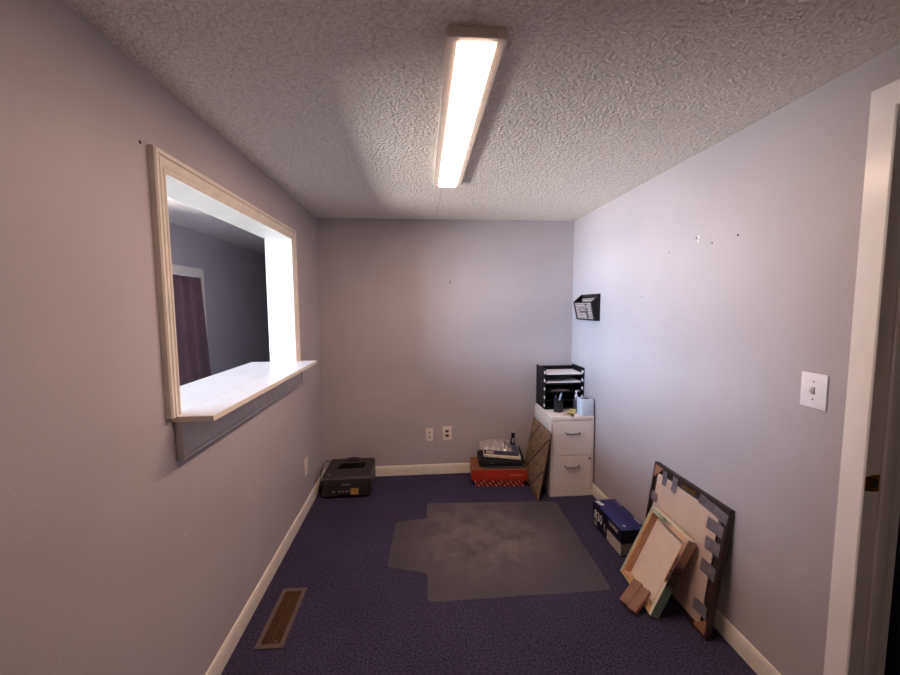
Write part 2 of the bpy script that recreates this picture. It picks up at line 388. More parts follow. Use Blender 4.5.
# left wall with pass-through opening
OY0, OY1, OZ0, OZ1 = -1.945, -.672, 1.111, 1.957       # rough opening
bm = BM()
box(bm, (-WT, Y0, 0), (0, OY0, H)); box(bm, (-WT, OY1, 0), (0, Y1, H))
box(bm, (-WT, OY0, 0), (0, OY1, OZ0)); box(bm, (-WT, OY0, OZ1), (0, OY1, H))
wall_l = struct('wall_left', bm, M['wall'])
bm = BM(); box(bm, (0, 0, 0), (W+WT, WT, H)); wall_b = struct('wall_back', bm, M['wall'])
# right wall with doorway
DY0, DY1, DZ = -3.07, -2.268, 2.062
bm = BM()
box(bm, (W, DY1, 0), (W+WT, 0, H)); box(bm, (W, Y0, 0), (W+WT, DY0, H)); box(bm, (W, DY0, DZ), (W+WT, DY1, H))
wall_r = struct('wall_right', bm, M['wall'])
bm = BM(); box(bm, (XC-WT, YR-WT, 0), (X1, YR, H)); struct('wall_rear', bm, M['jambw'])  # unseen wall, white finish added to bounce light onto the door jamb
bm = BM(); box(bm, (X1-WT, YR, 0), (X1, .9, H)); box(bm, (W+WT, .78, 0), (X1-WT, .9, H)); struct('wall_hall', bm, M['hallwall'])
# corridor far wall with two window openings
A0, A1, AZ0, AZ1 = -2.75, -.55, .80, 2.10             # daylight window
B0, B1, BZ0, BZ1 = -.35, .605, .62, 1.79               # curtained window
bm = BM()
box(bm, (XC-WT, YR, 0), (XC, A0, H)); box(bm, (XC-WT, A1, 0), (XC, B0, H)); box(bm, (XC-WT, B1, 0), (XC, Y1, H))
for a, b, z0, z1 in ((A0, A1, AZ0, AZ1), (B0, B1, BZ0, BZ1)):
    box(bm, (XC-WT, a, 0), (XC, b, z0)); box(bm, (XC-WT, a, z1), (XC, b, H))
struct('wall_corridor', bm, M['wall'])
bm = BM(); box(bm, (XC, Y1-WT, 0), (-WT, Y1, H)); struct('wall_end', bm, M['wall'])

# baseboards: 90 mm board with rounded top
BT, BH = .012, .088
def bprofile(s): return [(0, 0), (BT*s, 0), (BT*s, BH-.022), (BT*.8*s, BH-.01), (BT*.45*s, BH-.002), (0, BH)]
bm = BM(); prism(bm, bprofile(1), 1, YR, 0); struct('baseboard_left', bm, M['trim'], smooth=True)
bm = BM(); prism(bm, [(W+p[0], p[1]) for p in bprofile(-1)], 1, -2.219, 0); struct('baseboard_right', bm, M['trim'], smooth=True)
bm = BM(); prism(bm, bprofile(-1), 0, BT, W-BT); struct('baseboard_back', bm, M['trim'], smooth=True)

# pass-through: casing, jamb liner, counter sill, apron
win = empty('window_1', (0, -1.3, 1.13)); win['kind'] = 'structure'
def WL(bm):   # into window_1 local space
    bmesh.ops.translate(bm, vec=(0, 1.3, -1.13), verts=bm.verts); return bm
CI0, CI1, CT = -1.931, -.687, 1.942           # inner edges of casing
CW = .066
def cas_prof(bm, path):
    # colonial casing: stepped section swept along a mitred path; section u = out from opening, x = off the wall
    sec = [(0, 0), (0, .010), (.005, .014), (.011, .014), (.014, .010), (.018, .012), (.030, .019), (.040, .020), (.043, .014), (.047, .014), (.050, .022), (.061, .023), (CW, .018), (CW, 0)]
    rings = []
    for (y, z, oy, oz) in path: rings.append([bm.verts.new((x, y+u*oy, z+u*oz)) for u, x in sec])
    n = len(sec)
    for A, B in zip(rings, rings[1:]):
        for i in range(n): bm.faces.new((A[i], A[(i+1) % n], B[(i+1) % n], B[i]))
    bm.faces.new(rings[0]); bm.faces.new(rings[-1][::-1])
bm = BM()
cas_prof(bm, [(CI0, 1.1315, -1, 0), (CI0, CT, -1, 1), (CI1, CT, 1, 1), (CI1, 1.1315, 1, 0)])
obj('casing', WL(bm), M['trim'], win)
bm = BM()
for a, b in (((-.16, OY0+.0005, 1.1315), (0, OY0+.0135, OZ1)), ((-.16, OY1-.0135, 1.1315), (0, OY1-.0005, OZ1)), ((-.16, OY0+.0135, OZ1-.0135), (0, OY1-.0135, OZ1-.0005))):
    box(bm, a, b)
obj('jamb_liner', WL(bm), M['jambw'], win, smooth=False)
bm = BM()
box(bm, (-.285, OY0+.001, 1.1115), (.0, OY1-.001, 1.131)); box(bm, (0.0005, -1.966, 1.1115), (.134, -.640, 1.131), .0015, 1)
obj('counter_sill', WL(bm), M['sill'], win, smooth=False)
bm = BM(); AA = -1.952
box(bm, (.0005, AA+.004, .984), (.018, -.612, 1.110))
box(bm, (.0005, AA, .972), (.026, -.608, .9855), .004, 3)
box(bm, (.0005, AA-.004, .972), (.026, AA+.006, 1.110), .003, 2); box(bm, (.0005, -.614, .972), (.026, -.604, 1.110), .003, 2)
obj('apron', WL(bm), M['apron'], win)
# casing edge trim strip along the sill front
part('sill_edge_band', M['trim'], win, (.1335, -1.966+1.3, 1.1115-1.13), (.1355, -.640+1.3, 1.1305-1.13))
part('sill_edge_band', M['trim'], win, (.001, -1.9682+1.3, 1.1115-1.13), (.1355, -1.9655+1.3, 1.1305-1.13))

# daylight window and curtained window in the corridor
def corridor_window(name, a, b, z0, z1, casing):
    w = empty(name, (XC, (a+b)/2, z0)); w['kind'] = 'structure'
    c = (a+b)/2
    bm = BM()
    for q in (((-.10, a-c, 0), (-.03, a-c+.04, z1-z0)), ((-.10, b-c-.04, 0), (-.03, b-c, z1-z0)), ((-.10, a-c+.04, 0), (-.03, b-c-.04, .04)), ((-.10, a-c+.04, z1-z0-.04), (-.03, b-c-.04, z1-z0)),
              ((-.09, a-c+.04, (z1-z0)/2-.015), (-.04, b-c-.04, (z1-z0)/2+.015))):
        box(bm, *q)
    obj('window_frame', bm, M['jambw'], w, smooth=False)
    part('pane', M['glass'], w, (-.068, a-c+.04, .04), (-.064, b-c-.04, z1-z0-.04), smooth=False)
    bm = BM(); k = .082
    box(bm, (.0005, a-c-k, -k), (.018, a-c, z1-z0+k)); box(bm, (.0005, b-c, -k), (.018, b-c+k, z1-z0+k))
    box(bm, (.0005, a-c, z1-z0), (.018, b-c, z1-z0+k)); box(bm, (.0005, a-c, -k), (.018, b-c, 0))
    obj('casing', bm, M['trim'], w, smooth=False)
    return w
corridor_window('window_2', A0, A1, AZ0, AZ1, True)
corridor_window('window_3', B0, B1, BZ0, BZ1, True)

# doorway in the right wall
door = empty('door_1', (W, DY1, 0)); door['kind'] = 'structure'
bm = BM(); k = .070
# casing faces, mitred
def cas_flat(bm, path, th):
    sec = [(0, 0), (0, -th*.8), (.004, -th), (k-.004, -th), (k, -th*.75), (k, 0)]
    rings = [[bm.verts.new((x, y+u*oy, z+u*oz)) for u, x in sec] for (y, z, oy, oz) in path]
    n = len(sec)
    for A, B in zip(rings, rings[1:]):
        for i in range(n): bm.faces.new((A[i], A[(i+1) % n], B[(i+1) % n], B[i]))
    bm.faces.new(rings[0]); bm.faces.new(rings[-1][::-1])
dd = .802
cas_flat(bm, [(-.018, 0, 1, 0), (-.018, DZ-.004, 1, 1), (-dd+.018, DZ-.004, -1, 1), (-dd+.018, 0, -1, 0)], .017)
obj('casing', bm, M['trim_gloss'], door)
bm = BM()
box(bm, (.0005, -.016, 0), (WT, -.0005, DZ), .0015, 1); box(bm, (.0005, -dd+.0005, 0), (WT, -dd+.016, DZ), .0015, 1); box(bm, (.0005, -dd+.016, DZ-.016), (WT, -.016, DZ-.0005))
obj('jamb', bm, M['trim_gloss'], door, smooth=False)
bm = BM()
box(bm, (.037, -.027, 0), (.078, -.0165, DZ-.016), .003, 2); box(bm, (.037, -dd+.0165, 0), (.078, -dd+.027, DZ-.016), .003, 2); box(bm, (.037, -dd+.027, DZ-.027), (.078, -.027, DZ-.0165))
obj('door_stop', bm, M['trim_gloss'], door)
sp = empty('strike_plate', (0, 0, 0)); sp.parent = door
bm = BM(); box(bm, (.006, -.0185, .925), (.036, -.0163, .978), .0008, 1); box(bm, (-.014, -.0198, .928), (.007, -.0163, .975), .0008, 1)
bm2 = BM(); box(bm2, (.014, -.0190, .938), (.029, -.0184, .965))
bpy.data.objects.remove(sp)
sp = obj('strike_plate', bm, M['brass'], door); sp['label'] = 'aged brass strike plate'
obj('latch_hole', bm2, M['hole'], sp)

# small marks on the walls
def nail(x, y, z, n, r=.004, m='hole', parent=None):
    bm = BM(); lathe(bm, [(0, .0012), (r*.6, .0010), (r, 0)], seg=10)
    rot = {'x-': Matrix.Rotation(-PI/2, 4, 'Y'), 'x+': Matrix.Rotation(PI/2, 4, 'Y'), 'y-': Matrix.Rotation(PI/2, 4, 'X')}[n]
    o = obj('nail_hole', bm, M[m], parent); o.matrix_local = Matrix.Translation((x, y, z)) @ rot
for y, z, r in ((-1.297, 1.784, .004), (-1.604, 1.785, .0045), (-1.748, 1.795, .005), (-1.059, 1.547, .004), (-.736, 1.31, .004), (-1.500, 1.826, .005)):
    nail(W, y, z, 'x-', r, 'hole', wall_r)
nail(W, -1.515, 1.826, 'x-', .008, 'putty', wall_r); nail(W, -1.512, 1.808, 'x-', .006, 'putty', wall_r)
nail(0, -2.026, 2.002, 'x+', .006, 'hole', wall_l); nail(0, -1.938, .693, 'x+', .004, 'putty', wall_l)
h = empty('wall_hook', (1.109, 0, 1.705)); h.parent = wall_b
bpy.data.objects.remove(h)
bm = BM(); box(bm, (1.104, -.003, 1.692), (1.110, 0, 1.716)); box(bm, (1.110, -.004, 1.710), (1.116, 0, 1.716)); box(bm, (1.101, -.003, 1.698), (1.104, 0, 1.702))
obj('picture_hook', bm, M['greyp'], wall_b)

# ------------------------------------------------------------------ CEILING LIGHT
cl = thing('ceiling_light', 'lit white four-foot strip light fixed to the textured ceiling', 'ceiling light', (1.0075, -1.63, H), R(-.5))
bm = BM(); hw, hl, hd = .081, .615, .027
box(bm, (-hw, -hl, -hd), (-.0485, hl+.0252, -.0005), .002, 1); box(bm, (.0535, -hl, -hd), (hw, hl+.0252, -.0005), .002, 1)
box(bm, (-.0485, -hl, -hd), (.0535, -hl+.022, -.0005)); box(bm, (-.0485, hl+.0222, -hd-.003), (.0535, hl+.0252, -.0005)); box(bm, (-.0485, -hl+.022, -hd+.012), (.0535, hl, -.0005))
obj('housing', bm, M['light_h'], cl)
bm = BM(); prism(bm, [(-.048, -hd+.013), (.053, -hd+.013), (.053, -hd-.001), (.048, -hd-.003), (-.043, -hd-.003), (-.048, -hd-.001)], 1, -hl+.0225, hl+.022)
o = obj('diffuser', bm, M['diffuser'], cl); o['label'] = 'glowing white diffuser'

# ------------------------------------------------------------------ SWITCH AND OUTLETS
sw = thing('light_switch', 'white toggle light switch plate on the right wall beside the doorway', 'light switch', (W, -2.108, 1.20))
part('plate', M['whitep'], sw, (-.006, -.044, -.061), (-.0003, .044, .061), .003)
bm = BM(); prism(bm, [(-.0062, -.012), (-.0062, .012), (-.009, .011), (-.020, .010), (-.021, .003), (-.010, -.010)], 1, -.005, .005)
obj('toggle', bm, M['whitep'], sw)
part('toggle_slot', M['hole'], sw, (-.0068, -.0062, -.0125), (-.0058, .0062, .0125))
for s in (-1, 1):
    bm = BM(); lathe(bm, [(0, .0016), (.0028, .0014), (.0034, 0)], seg=12); obj('screw', bm, M['chrome'], sw, xf=Matrix.Translation((-.0058, 0, s*.031)) @ Matrix.Rotation(-PI/2, 4, 'Y'))
def outlet(label, loc, rz, w, hgt, kind):
    t = thing('wall_outlet', label, 'outlet', loc, rz)          # local: faces -y
    part('cover_plate', M['ivory'], t, (-w/2, -.006, -hgt/2), (w/2, -.0003, hgt/2), .0025)
    if kind == 'duplex':
        for s in (-1, 1):
            bm = BM(); prism(bm, [(.0165*math.cos(a)*1.0, s*.0205+max(-.0125, min(.0125, .0165*math.sin(a)))) for a in [2*PI*i/24 for i in range(24)]], 1, -.0075, -.0055)
            r = obj('socket', bm, M['greyp'] if loc[0] > .5 else M['ivory'], t)
            bm = BM()
            for dx in (-.0065, .0065): box(bm, (dx-.0012, -.0079, s*.0205-.001), (dx+.0012, -.0074, s*.0205+.007))
            obj('slots', bm, M['hole'], r)
        bm = BM(); lathe(bm, [(0, .0018), (.003, .0014), (.0036, 0)], seg=12); obj('screw', bm, M['chrome'], t, xf=Matrix.Translation((0, -.0058, 0)) @ Matrix.Rotation(PI/2, 4, 'X'))
    else:
        for z in (-.02, .02): part('jack', M['hole'], t, (-.007, -.0068, z-.006), (.007, -.0056, z+.006), .001)
    return t
outlet('small ivory phone jack plate, left of the two plates on the back wall', (.919, 0, .360), 0, .062, .118, 'jack')
outlet('ivory duplex outlet, right of the two plates on the back wall', (1.075, 0, .368), 0, .080, .128, 'duplex')
outlet('ivory duplex outlet on the left wall near the printer', (0, -.537, .336), PI/2, .080, .125, 'duplex')

# ------------------------------------------------------------------ FLOOR REGISTER
rg = thing('floor_register', 'brown metal floor vent set in the carpet beside the left wall', 'floor vent', (.163, -1.512, 0), R(-.5))
bm = BM(); hx, hy = .062, .18
for a, b in (((-hx, -hy), (-hx+.020, hy)), ((hx-.020, -hy), (hx, hy)), ((-hx+.020, -hy), (hx-.020, -hy+.024)), ((-hx+.020, hy-.024), (hx-.020, hy))):
    box(bm, (*a, .0005), (*b, .007), .0015, 1)
obj('frame', bm, M['reg'], rg)
part('duct', M['duct'], rg, (-hx+.0205, -hy+.0245, .0004), (hx-.0205, hy-.0245, .0012))
bm = BM(); n = 27
for i in range(n):
    y = -hy+.03+i*(2*hy-.06)/(n-1); v = box(bm, (-hx+.0205, y-.0016, .0016), (hx-.0205, y+.0016, .0064))
    for q in v: q.co.y += (q.co.z-.004)*.55
box(bm, (-.0016, -hy+.0245, .0014), (.0016, hy-.0245, .0056))
obj('louver_grille', bm, M['regd'], rg, smooth=False)
part('damper_lever', M['reg'], rg, (.012, -hy+.028, .0055), (.026, -hy+.036, .0095), .001)

# ------------------------------------------------------------------ CHAIR MAT
MC = (1.37, -1.02)
pts = [(.878, -.518), (.878, -.728), (.660, -.740), (.640, -1.212), (.870, -1.272), (.862, -1.488), (1.836, -1.488), (1.868, -.574)]
pl = round_poly([(x-MC[0], y-MC[1]) for x, y in pts], .035)
bm = BM(); prism(bm, pl, 2, .0010, .0035)
m_ = obj('chair_mat', bm, M['vinyl'], None, smooth=False); m_.location = (*MC, 0)
tag(m_, 'worn clear vinyl chair mat with a lip lying on the blue carpet', 'chair mat')

# ------------------------------------------------------------------ FILING CABINET
CX0, CX1, CY0, CY1, CH = 1.846, 2.190, -.503, -.082, .637
fc = thing('filing_cabinet', 'white two-drawer metal filing cabinet in the right back corner', 'filing cabinet', ((CX0+CX1)/2, (CY0+CY1)/2, 0))
hx, hy = (CX1-CX0)/2, (CY1-CY0)/2
bm = BM(); th = .012
box(bm, (-hx, -hy, .0005), (-hx+th, hy, CH-.03), .0015, 1); box(bm, (hx-th, -hy, .0005), (hx, hy, CH-.03), .0015, 1)
box(bm, (-hx, -hy, CH-.03), (hx, hy, CH), .004, 2); box(bm, (-hx+th, hy-th, .0005), (hx-th, hy, CH-.03)); box(bm, (-hx+th, -hy, .0005), (hx-th, -hy+.02, .052))
box(bm, (-hx+th, -hy+.006, .052), (hx-th, -hy+.02, .056)); box(bm, (-hx+th, -hy+.012, .316), (hx-th, -hy+.03, .336))
obj('body', bm, M['cab'], fc)
for i, (z0, z1, lab) in enumerate(((.056, .327, 'lower'), (.332, .603, 'upper'))):
    bm = BM(); box(bm, (-hx+th+.003, -hy+.001, z0), (hx-th-.003, -hy+.30, z1), .002, 1)
    d = obj('drawer', bm, M['cab'], fc)
    bm = BM(); zc = z1-.092 if i else z1-.082
    path = [(-.056, -hy+.001, zc), (-.054, -hy-.014, zc-.001), (-.044, -hy-.021, zc-.003), (0, -hy-.024, zc-.006), (.044, -hy-.021, zc-.003), (.054, -hy-.014, zc-.001), (.056, -hy+.001, zc)]
    tube(bm, spline(path, 5), .006, 10); obj('handle', bm, M['chrome'], d)['label'] = 'brushed metal bow handle'
bm = BM(); lathe(bm, [(0, .010), (.008, .010), (.0095, .008), (.011, 0)], seg=20)
lk = obj('lock', bm, M['chrome'], fc, xf=Matrix.Translation((hx-.028, -hy+.001, .302)) @ Matrix.Rotation(PI/2, 4, 'X')); lk['label'] = 'small chrome lock'

# ------------------------------------------------------------------ MEMO BOARD leaning on the cabinet side
o0 = Vector((1.737, -.555, .0005)); top = Vector((1.828, -.555, .527))
v = (top-o0).normalized(); u = Vector((0, 1, 0)); n = v.cross(u)      # n points away from the cabinet
mb = thing('memo_board', 'brown quilted memo board with dark diagonal ribbons leaning on the filing cabinet side', 'memo board', mtx=basis(u, n, v, o0))
bw, bh, bt = .455, .533, .012
bm = BM(); N = 22
g = [[None]*(N+1) for _ in range(N+1)]
def puff(a, b):
    s, t = a*bw, b*bh
    d1 = abs(((s+t-.24)/.2635) % 1-.5)*2; d2 = abs(((s-t)/.145+.5) % 1-.5)*2
    e = min(a, 1-a, b, 1-b)
    return min(1, e*9)*(.004+.009*min(1, (1-d1)*4))
for i in range(N+1):
    for j in range(N+1): g[i][j] = bm.verts.new((i/N*bw, puff(i/N, j/N), j/N*bh))
for i in range(N):
    for j in range(N): bm.faces.new((g[i][j], g[i+1][j], g[i+1][j+1], g[i][j+1]))
obj('padded_cover', bm, M['weave'], mb)
part('backing', M['boardback'], mb, (0.001, -bt+.004, .001), (bw-.001, .0, bh-.001))
# ribbons run one way across the cover
for c0 in (.24, .489, .767):
    P = [(q, c0-q) for q in [i/60*bw for i in range(61)]]
    P = [(q, t) for q, t in P if .004 < t < bh-.004 and .003 < q < bw-.003]
    if len(P) < 3: continue
    bm = BM()
    tube(bm, [(s, puff(s/bw, t/bh)+.0012, t) for s, t in P], .006, 6)
    obj('ribbon', bm, M['ribbon'], mb)

# ------------------------------------------------------------------ LETTER TRAYS on the cabinet
TX0, TX1, TY0, TY1, TZ, TH = 1.868, 2.196, -.283, -.045, CH+.0006, .0690
tw, td = TX1-TX0, TY1-TY0
def tray_mesh():
    bm = BM(); s = .0055
    for sx in (0, 1):
        x0 = 0 if sx == 0 else tw-s
        # side panel with a notch at the front top and two slots
        prism(bm, [(0, 0), (0, .018), (.016, .018), (.016, .046), (0, .046), (0, TH-.004), (.018, TH-.004), (.024, TH-.0008), (td, TH-.0008), (td, 0)], 0, x0, x0+s)
    return bm
def make_tray(label, z):
    t = thing('letter_tray', label, 'letter tray', (TX0, TY0, z), 0, 'stacked black letter trays')
    o = obj('side_panel', (lambda b: (prism(b, [(0, 0), (0, .020), (.014, .020), (.014, .046), (0, .046), (0, TH-.004), (.018, TH-.0008), (td, TH-.0008), (td, 0)], 0, 0, .006), b)[1])(BM()), M['blackp'], t)
    o = obj('side_panel', (lambda b: (prism(b, [(0, 0), (0, .020), (.014, .020), (.014, .046), (0, .046), (0, TH-.004), (.018, TH-.0008), (td, TH-.0008), (td, 0)], 0, tw-.006, tw), b)[1])(BM()), M['blackp'], t)
    bm = BM(); box(bm, (.006, .004, .002), (tw-.006, td-.006, .005)); box(bm, (.006, .002, .0), (tw-.006, .008, .014), .002, 1); obj('tray_floor', bm, M['blackp'], t)
    part('back_panel', M['blackp'], t, (.006, td-.006, 0), (tw-.006, td, TH-.014))
    for x in (-.0022, tw-.0078): part('clip', M['white_ink'], t, (x, -.001, .022), (x+.0024, .026, .045), .0008, 'pale connector clip at the front corner')
    return t
names = ['lowest black letter tray of the stack, standing on the white filing cabinet', 'second black letter tray from the bottom of the stack, behind the pen cup',
         'middle black letter tray of the five, holding a few grey papers', 'second black letter tray from the top, just under the topmost one', 'topmost black letter tray of the stack, open above']
for i, nm in enumerate(names): make_tray(nm, TZ+i*TH)
def paper_stack(label, z, th, x0, x1, y0, y1, sag=.0, m='paper', group=None):
    bm = BM(); N = 12; lo, hi = [], []
    for i in range(N+1):
        f = i/N; x = x0+(x1-x0)*f; dz = sag*4*f*(1-f)
        lo.append([bm.verts.new((x, y, z-dz*(1 if y < y0+.02 else .3)+sag)) for y in (y0, y1)]); hi.append([bm.verts.new((x, y, z+th-dz*(1 if y < y0+.02 else .3)+sag)) for y in (y0, y1)])
    for i in range(N):
        bm.faces.new((lo[i][0], lo[i][1], lo[i+1][1], lo[i+1][0])); bm.faces.new((hi[i][0], hi[i+1][0], hi[i+1][1], hi[i][1]))
        bm.faces.new((lo[i][0], lo[i+1][0], hi[i+1][0], hi[i][0])); bm.faces.new((lo[i][1], hi[i][1], hi[i+1][1], lo[i+1][1]))
    for i in (0, N): bm.faces.new((lo[i][0], hi[i][0], hi[i][1], lo[i][1]))
    return tag(obj('paper_stack', bm, M[m]), label, 'paper', group)
paper_stack('white paper stack lying in the topmost black letter tray', TZ+4*TH+.0055, .018, TX0+.016, TX1-.010, TY0+.010, TY1-.02)
paper_stack('white paper stack with a sagging front edge in the second tray from the top', TZ+3*TH+.0055, .013, TX0+.016, TX1-.022, TY0+.0105, TY1-.02, .006)
paper_stack('thin grey papers in the middle letter tray behind the pens', TZ+2*TH+.0055, .008, TX0+.07, TX1-.11, TY0+.010, TY1-.05, .001, 'leaflet')

# pen cup and pens
PCX, PCY = 1.957, -.352
pc = thing('pen_cup', 'black mesh pen cup on the cabinet in front of the letter trays', 'pen cup', (PCX, PCY, CH+.0005))
bm = BM(); lathe(bm, [(0, 0), (.035, 0), (.037, .003), (.0385, .100), (.0395, .103), (.0375, .103), (.0365, .098), (.035, .006), (0, .006)], seg=28); obj('cup_body', bm, M['cup'], pc)
def pen(label, a, b, r, body, tip):
    a, b = Vector(a), Vector(b); L = (b-a).length; z = (b-a).normalized(); x = z.orthogonal().normalized(); y = z.cross(x)
    t = thing('pen', label, 'pen', mtx=basis(x, y, z, a), group='pens in the black cup')
    bm = BM(); lathe(bm, [(0, 0), (r*.4, .004), (r, .016), (r, L*.62), (0, L*.62)], seg=12); obj('barrel', bm, M[tip], t)
    bm = BM(); lathe(bm, [(0, L*.60), (r*1.2, L*.60), (r*1.2, L*.97), (r*.8, L), (0, L)], seg=12); box(bm, (r*1.1, -.002, L*.68), (r*1.1+.002, .002, L*.98)); obj('cap', bm, M[body], t)
zc = CH+.008
pen('pale blue capped pen leaning right in the black cup', (PCX-.016, PCY-.006, zc), (PCX+.018, PCY-.016, zc+.150), .006, 'pen_b', 'pen_b')
pen('navy blue pen standing at the left of the black cup', (PCX-.012, PCY+.012, zc), (PCX-.022, PCY+.004, zc+.128), .0055, 'pen_n', 'pen_n')
pen('dark pen standing at the right of the black cup', (PCX+.014, PCY+.012, zc), (PCX+.026, PCY+.012, zc+.120), .0055, 'pen_k', 'pen_k')

# tissue box
tx0, tx1, ty0, ty1 = 2.094, 2.188, -.494, -.392
tb = thing('tissue_box', 'pale blue cube tissue box at the front right of the cabinet top', 'tissue box', ((tx0+tx1)/2, (ty0+ty1)/2, CH+.0005))
part('carton', M['tissue'], tb, (-.047, -.051, 0), (.047, .051, .128), .002)
bm = BM(); prism(bm, [(.033*math.cos(2*PI*i/28), .024*math.sin(2*PI*i/28)) for i in range(28)], 2, .1278, .1292); obj('opening', bm, M['slot'], tb)['label'] = 'dark oval opening'

# pump bottle
pb = thing('pump_bottle', 'smoky pump bottle with white pump head behind the tissue box', 'bottle', (2.108, -.345, CH+.0005), R(20))
bm = BM(); lathe(bm, [(0, 0), (.022, 0), (.024, .004), (.024, .085), (.018, .100), (.011, .106), (.011, .112), (0, .112)], seg=24); obj('bottle_body', bm, M['bottle'], pb)
bm = BM(); lathe(bm, [(0, .112), (.013, .112), (.013, .132), (.005, .134), (.005, .158), (.009, .159), (.009, .170), (0, .171)], seg=20)
tube(bm, [(0, 0, .165), (.022, 0, .165), (.030, 0, .160)], .004, 8); obj('pump_head', bm, M['pump'], pb)

# loose notes on the cabinet
def slip(label, x, y, rz, w, l, curl, m, z=0.):
    bm = BM(); N = 8; a, b = [], []
    for i in range(N+1):
        f = i/N; h_ = curl*(f-.35)**2*2 if f > .35 else 0
        a.append(bm.verts.new((-w/2, -l/2+l*f, h_))); b.append(bm.verts.new((w/2, -l/2+l*f, h_*1.15)))
    for i in range(N): bm.faces.new((a[i], b[i], b[i+1], a[i+1]))
    r = bmesh.ops.solidify(bm, geom=list(bm.faces), thickness=-.0008)
    o = tag(obj('paper_note', bm, M[m]), label, 'note'); o.location = (x, y, CH+.0014+z); o.rotation_euler = (0, 0, rz)
slip('flat cream paper note on the cabinet top below the pen cup', 2.003, -.448, R(62), .065, .085, .004, 'note')
slip('curled yellow paper note on the cabinet beside the tissue box', 2.045, -.405, R(-48), .050, .075, .028, 'note_y', .0012)

# ------------------------------------------------------------------ WALL POCKET on the right wall
wp = thing('wall_pocket', 'black wall file pocket on the right wall above the letter trays', 'file holder', (W, -.335, 1.38))
k0, k1 = -.188, .150         # near / far along y
prof = [(-.0005, 0), (-.040, 0), (-.072, .145), (-.0005, .208)]
bm = BM(); prism(bm, prof, 1, k0, k0+.003); obj('side_panel', bm, M['pocket'], wp)
bm = BM(); prism(bm, prof, 1, k1-.003, k1); obj('side_panel', bm, M['pocket'], wp)
part('back_panel', M['pocket'], wp, (-.0035, k0+.003, 0), (-.0006, k1-.003, .206))
part('bottom_panel', M['pocket'], wp, (-.040, k0+.003, 0), (-.0035, k1-.003, .003))
bm = BM()
def frontpt(z, off=0.): return -.040-.032*z/.145+off
def fquad(y0, y1, z0, z1, off0=0., th=.003):
    prism(bm, [(frontpt(z0, off0), z0), (frontpt(z1, off0), z1), (frontpt(z1, off0+th), z1), (frontpt(z0, off0+th), z0)], 1, y0, y1)
fquad(k0+.003, k0+.022, .003, .145); fquad(k1-.022, k1-.003, .003, .145); fquad(k0+.022, k1-.022, .003, .012); fquad(k0+.022, k1-.022, .138, .145)
obj('front_frame', bm, M['pocket'], wp)
lf = thing('leaflet', 'grey printed leaflet showing in the front of the black wall pocket', 'leaflet', (W, -.335, 1.38))
bm = BM(); fquad(k0+.008, k1-.008, .005, .143, .0036, .0015); obj('sheet', bm, M['leaflet'], lf, smooth=False)
bm = BM(); fquad(-.075, .055, .062, .070, .0028, .0006); fquad(-.075, .055, .094, .102, .0028, .0006); fquad(.045, .055, .070, .094, .0028, .0006); fquad(-.03, -.02, .070, .094, .0028, .0006); fquad(-.085, -.055, .0135, .094, .0028, .0006); fquad(-.09, -.06, .112, .132, .0028, .0006)
obj('printed_panel', bm, M['inkblk'], lf, smooth=False)['label'] = 'dark printed frame and bar'
bm = BM(); box(bm, (-.019, k0+.05, .0035), (-.012, k1-.06, .172)); lf2 = tag(obj('document', bm, M['leaflet']), 'thick pale document standing inside the black wall pocket', 'document'); lf2.location = (W, -.335, 1.38)

# ------------------------------------------------------------------ PRINTER
pr = thing('printer', 'black laser printer on the carpet in the left back corner', 'printer', (.254, -.199, 0), R(0))
pw, pd, ph = .374, .357, .180
hx, hy = pw/2, pd/2
bm = BM()
# body side profile (y,z): front low bevel, sloped front top
prism(bm, [(-hy+.012, .008), (-hy, .02), (-hy+.004, .150), (-hy+.02, .166), (-hy+.05, .170), (hy-.01, ph), (hy, ph-.012), (hy, .012), (hy-.01, .008)], 0, -hx, hx)
bmesh.ops.bevel(bm, geom=[e for e in bm.edges if abs(abs(e.verts[0].co.x)-hx) < 1e-5 and abs(abs(e.verts[1].co.x)-hx) < 1e-5 and e.verts[0].co.x*e.verts[1].co.x > 0], offset=.008, segments=3, affect='EDGES')
obj('body', bm, M['printer'], pr)
for sx in (-1, 1):
    for sy in (-1, 1): part('foot', M['printer_d'], pr, (sx*(hx-.04)-.015, sy*(hy-.04)-.015, .0005), (sx*(hx-.04)+.015, sy*(hy-.04)+.015, .010))
bm = BM()       # output recess: dark sunken wedge on the top
za = lambda y: .170+(ph-.170)*(y+hy-.05)/(2*hy-.06)
v = [(-.105, -.030), (.112, -.018), (.125, .078), (-.083, .075)]
lo = [bm.verts.new((x, y, za(y)+.0006)) for x, y in v]; hi = [bm.verts.new((x*.93+.002, (y-.02)*.9+.02, za(y)+.0016)) for x, y in v]
bm.faces.new(hi)
for i in range(4): bm.faces.new((lo[i], lo[(i+1) % 4], hi[(i+1) % 4], hi[i]))
obj('output_slot', bm, M['printer_d'], pr, smooth=False)['label'] = 'black paper output slot'
bm = BM(); N = 16      # raised rear cover hump
prism(bm, [(.07*math.cos(PI*i/N), ph-.008+.020*math.sin(PI*i/N)) for i in range(N+1)], 1, hy-.065, hy-.008); obj('rear_flap', bm, M['printer'], pr)
part('front_panel', M['printer'], pr, (-hx+.022, -hy-.0025, .040), (hx-.022, -hy+.004, .138), .0015)
bm = BM(); box(bm, (-hx+.02, -hy-.001, .0385), (hx-.02, -hy+.003, .0392)); box(bm, (-.07, -hy-.0012, .018), (.055, -hy+.003, .030), .002, 1); obj('tray_grip', bm, M['printer_d'], pr)
part('power_button', M['ltprint'], pr, (-hx+.036, -hy+.048, .1695), (-hx+.054, -hy+.058, .1735), .0015, 'pale power button')
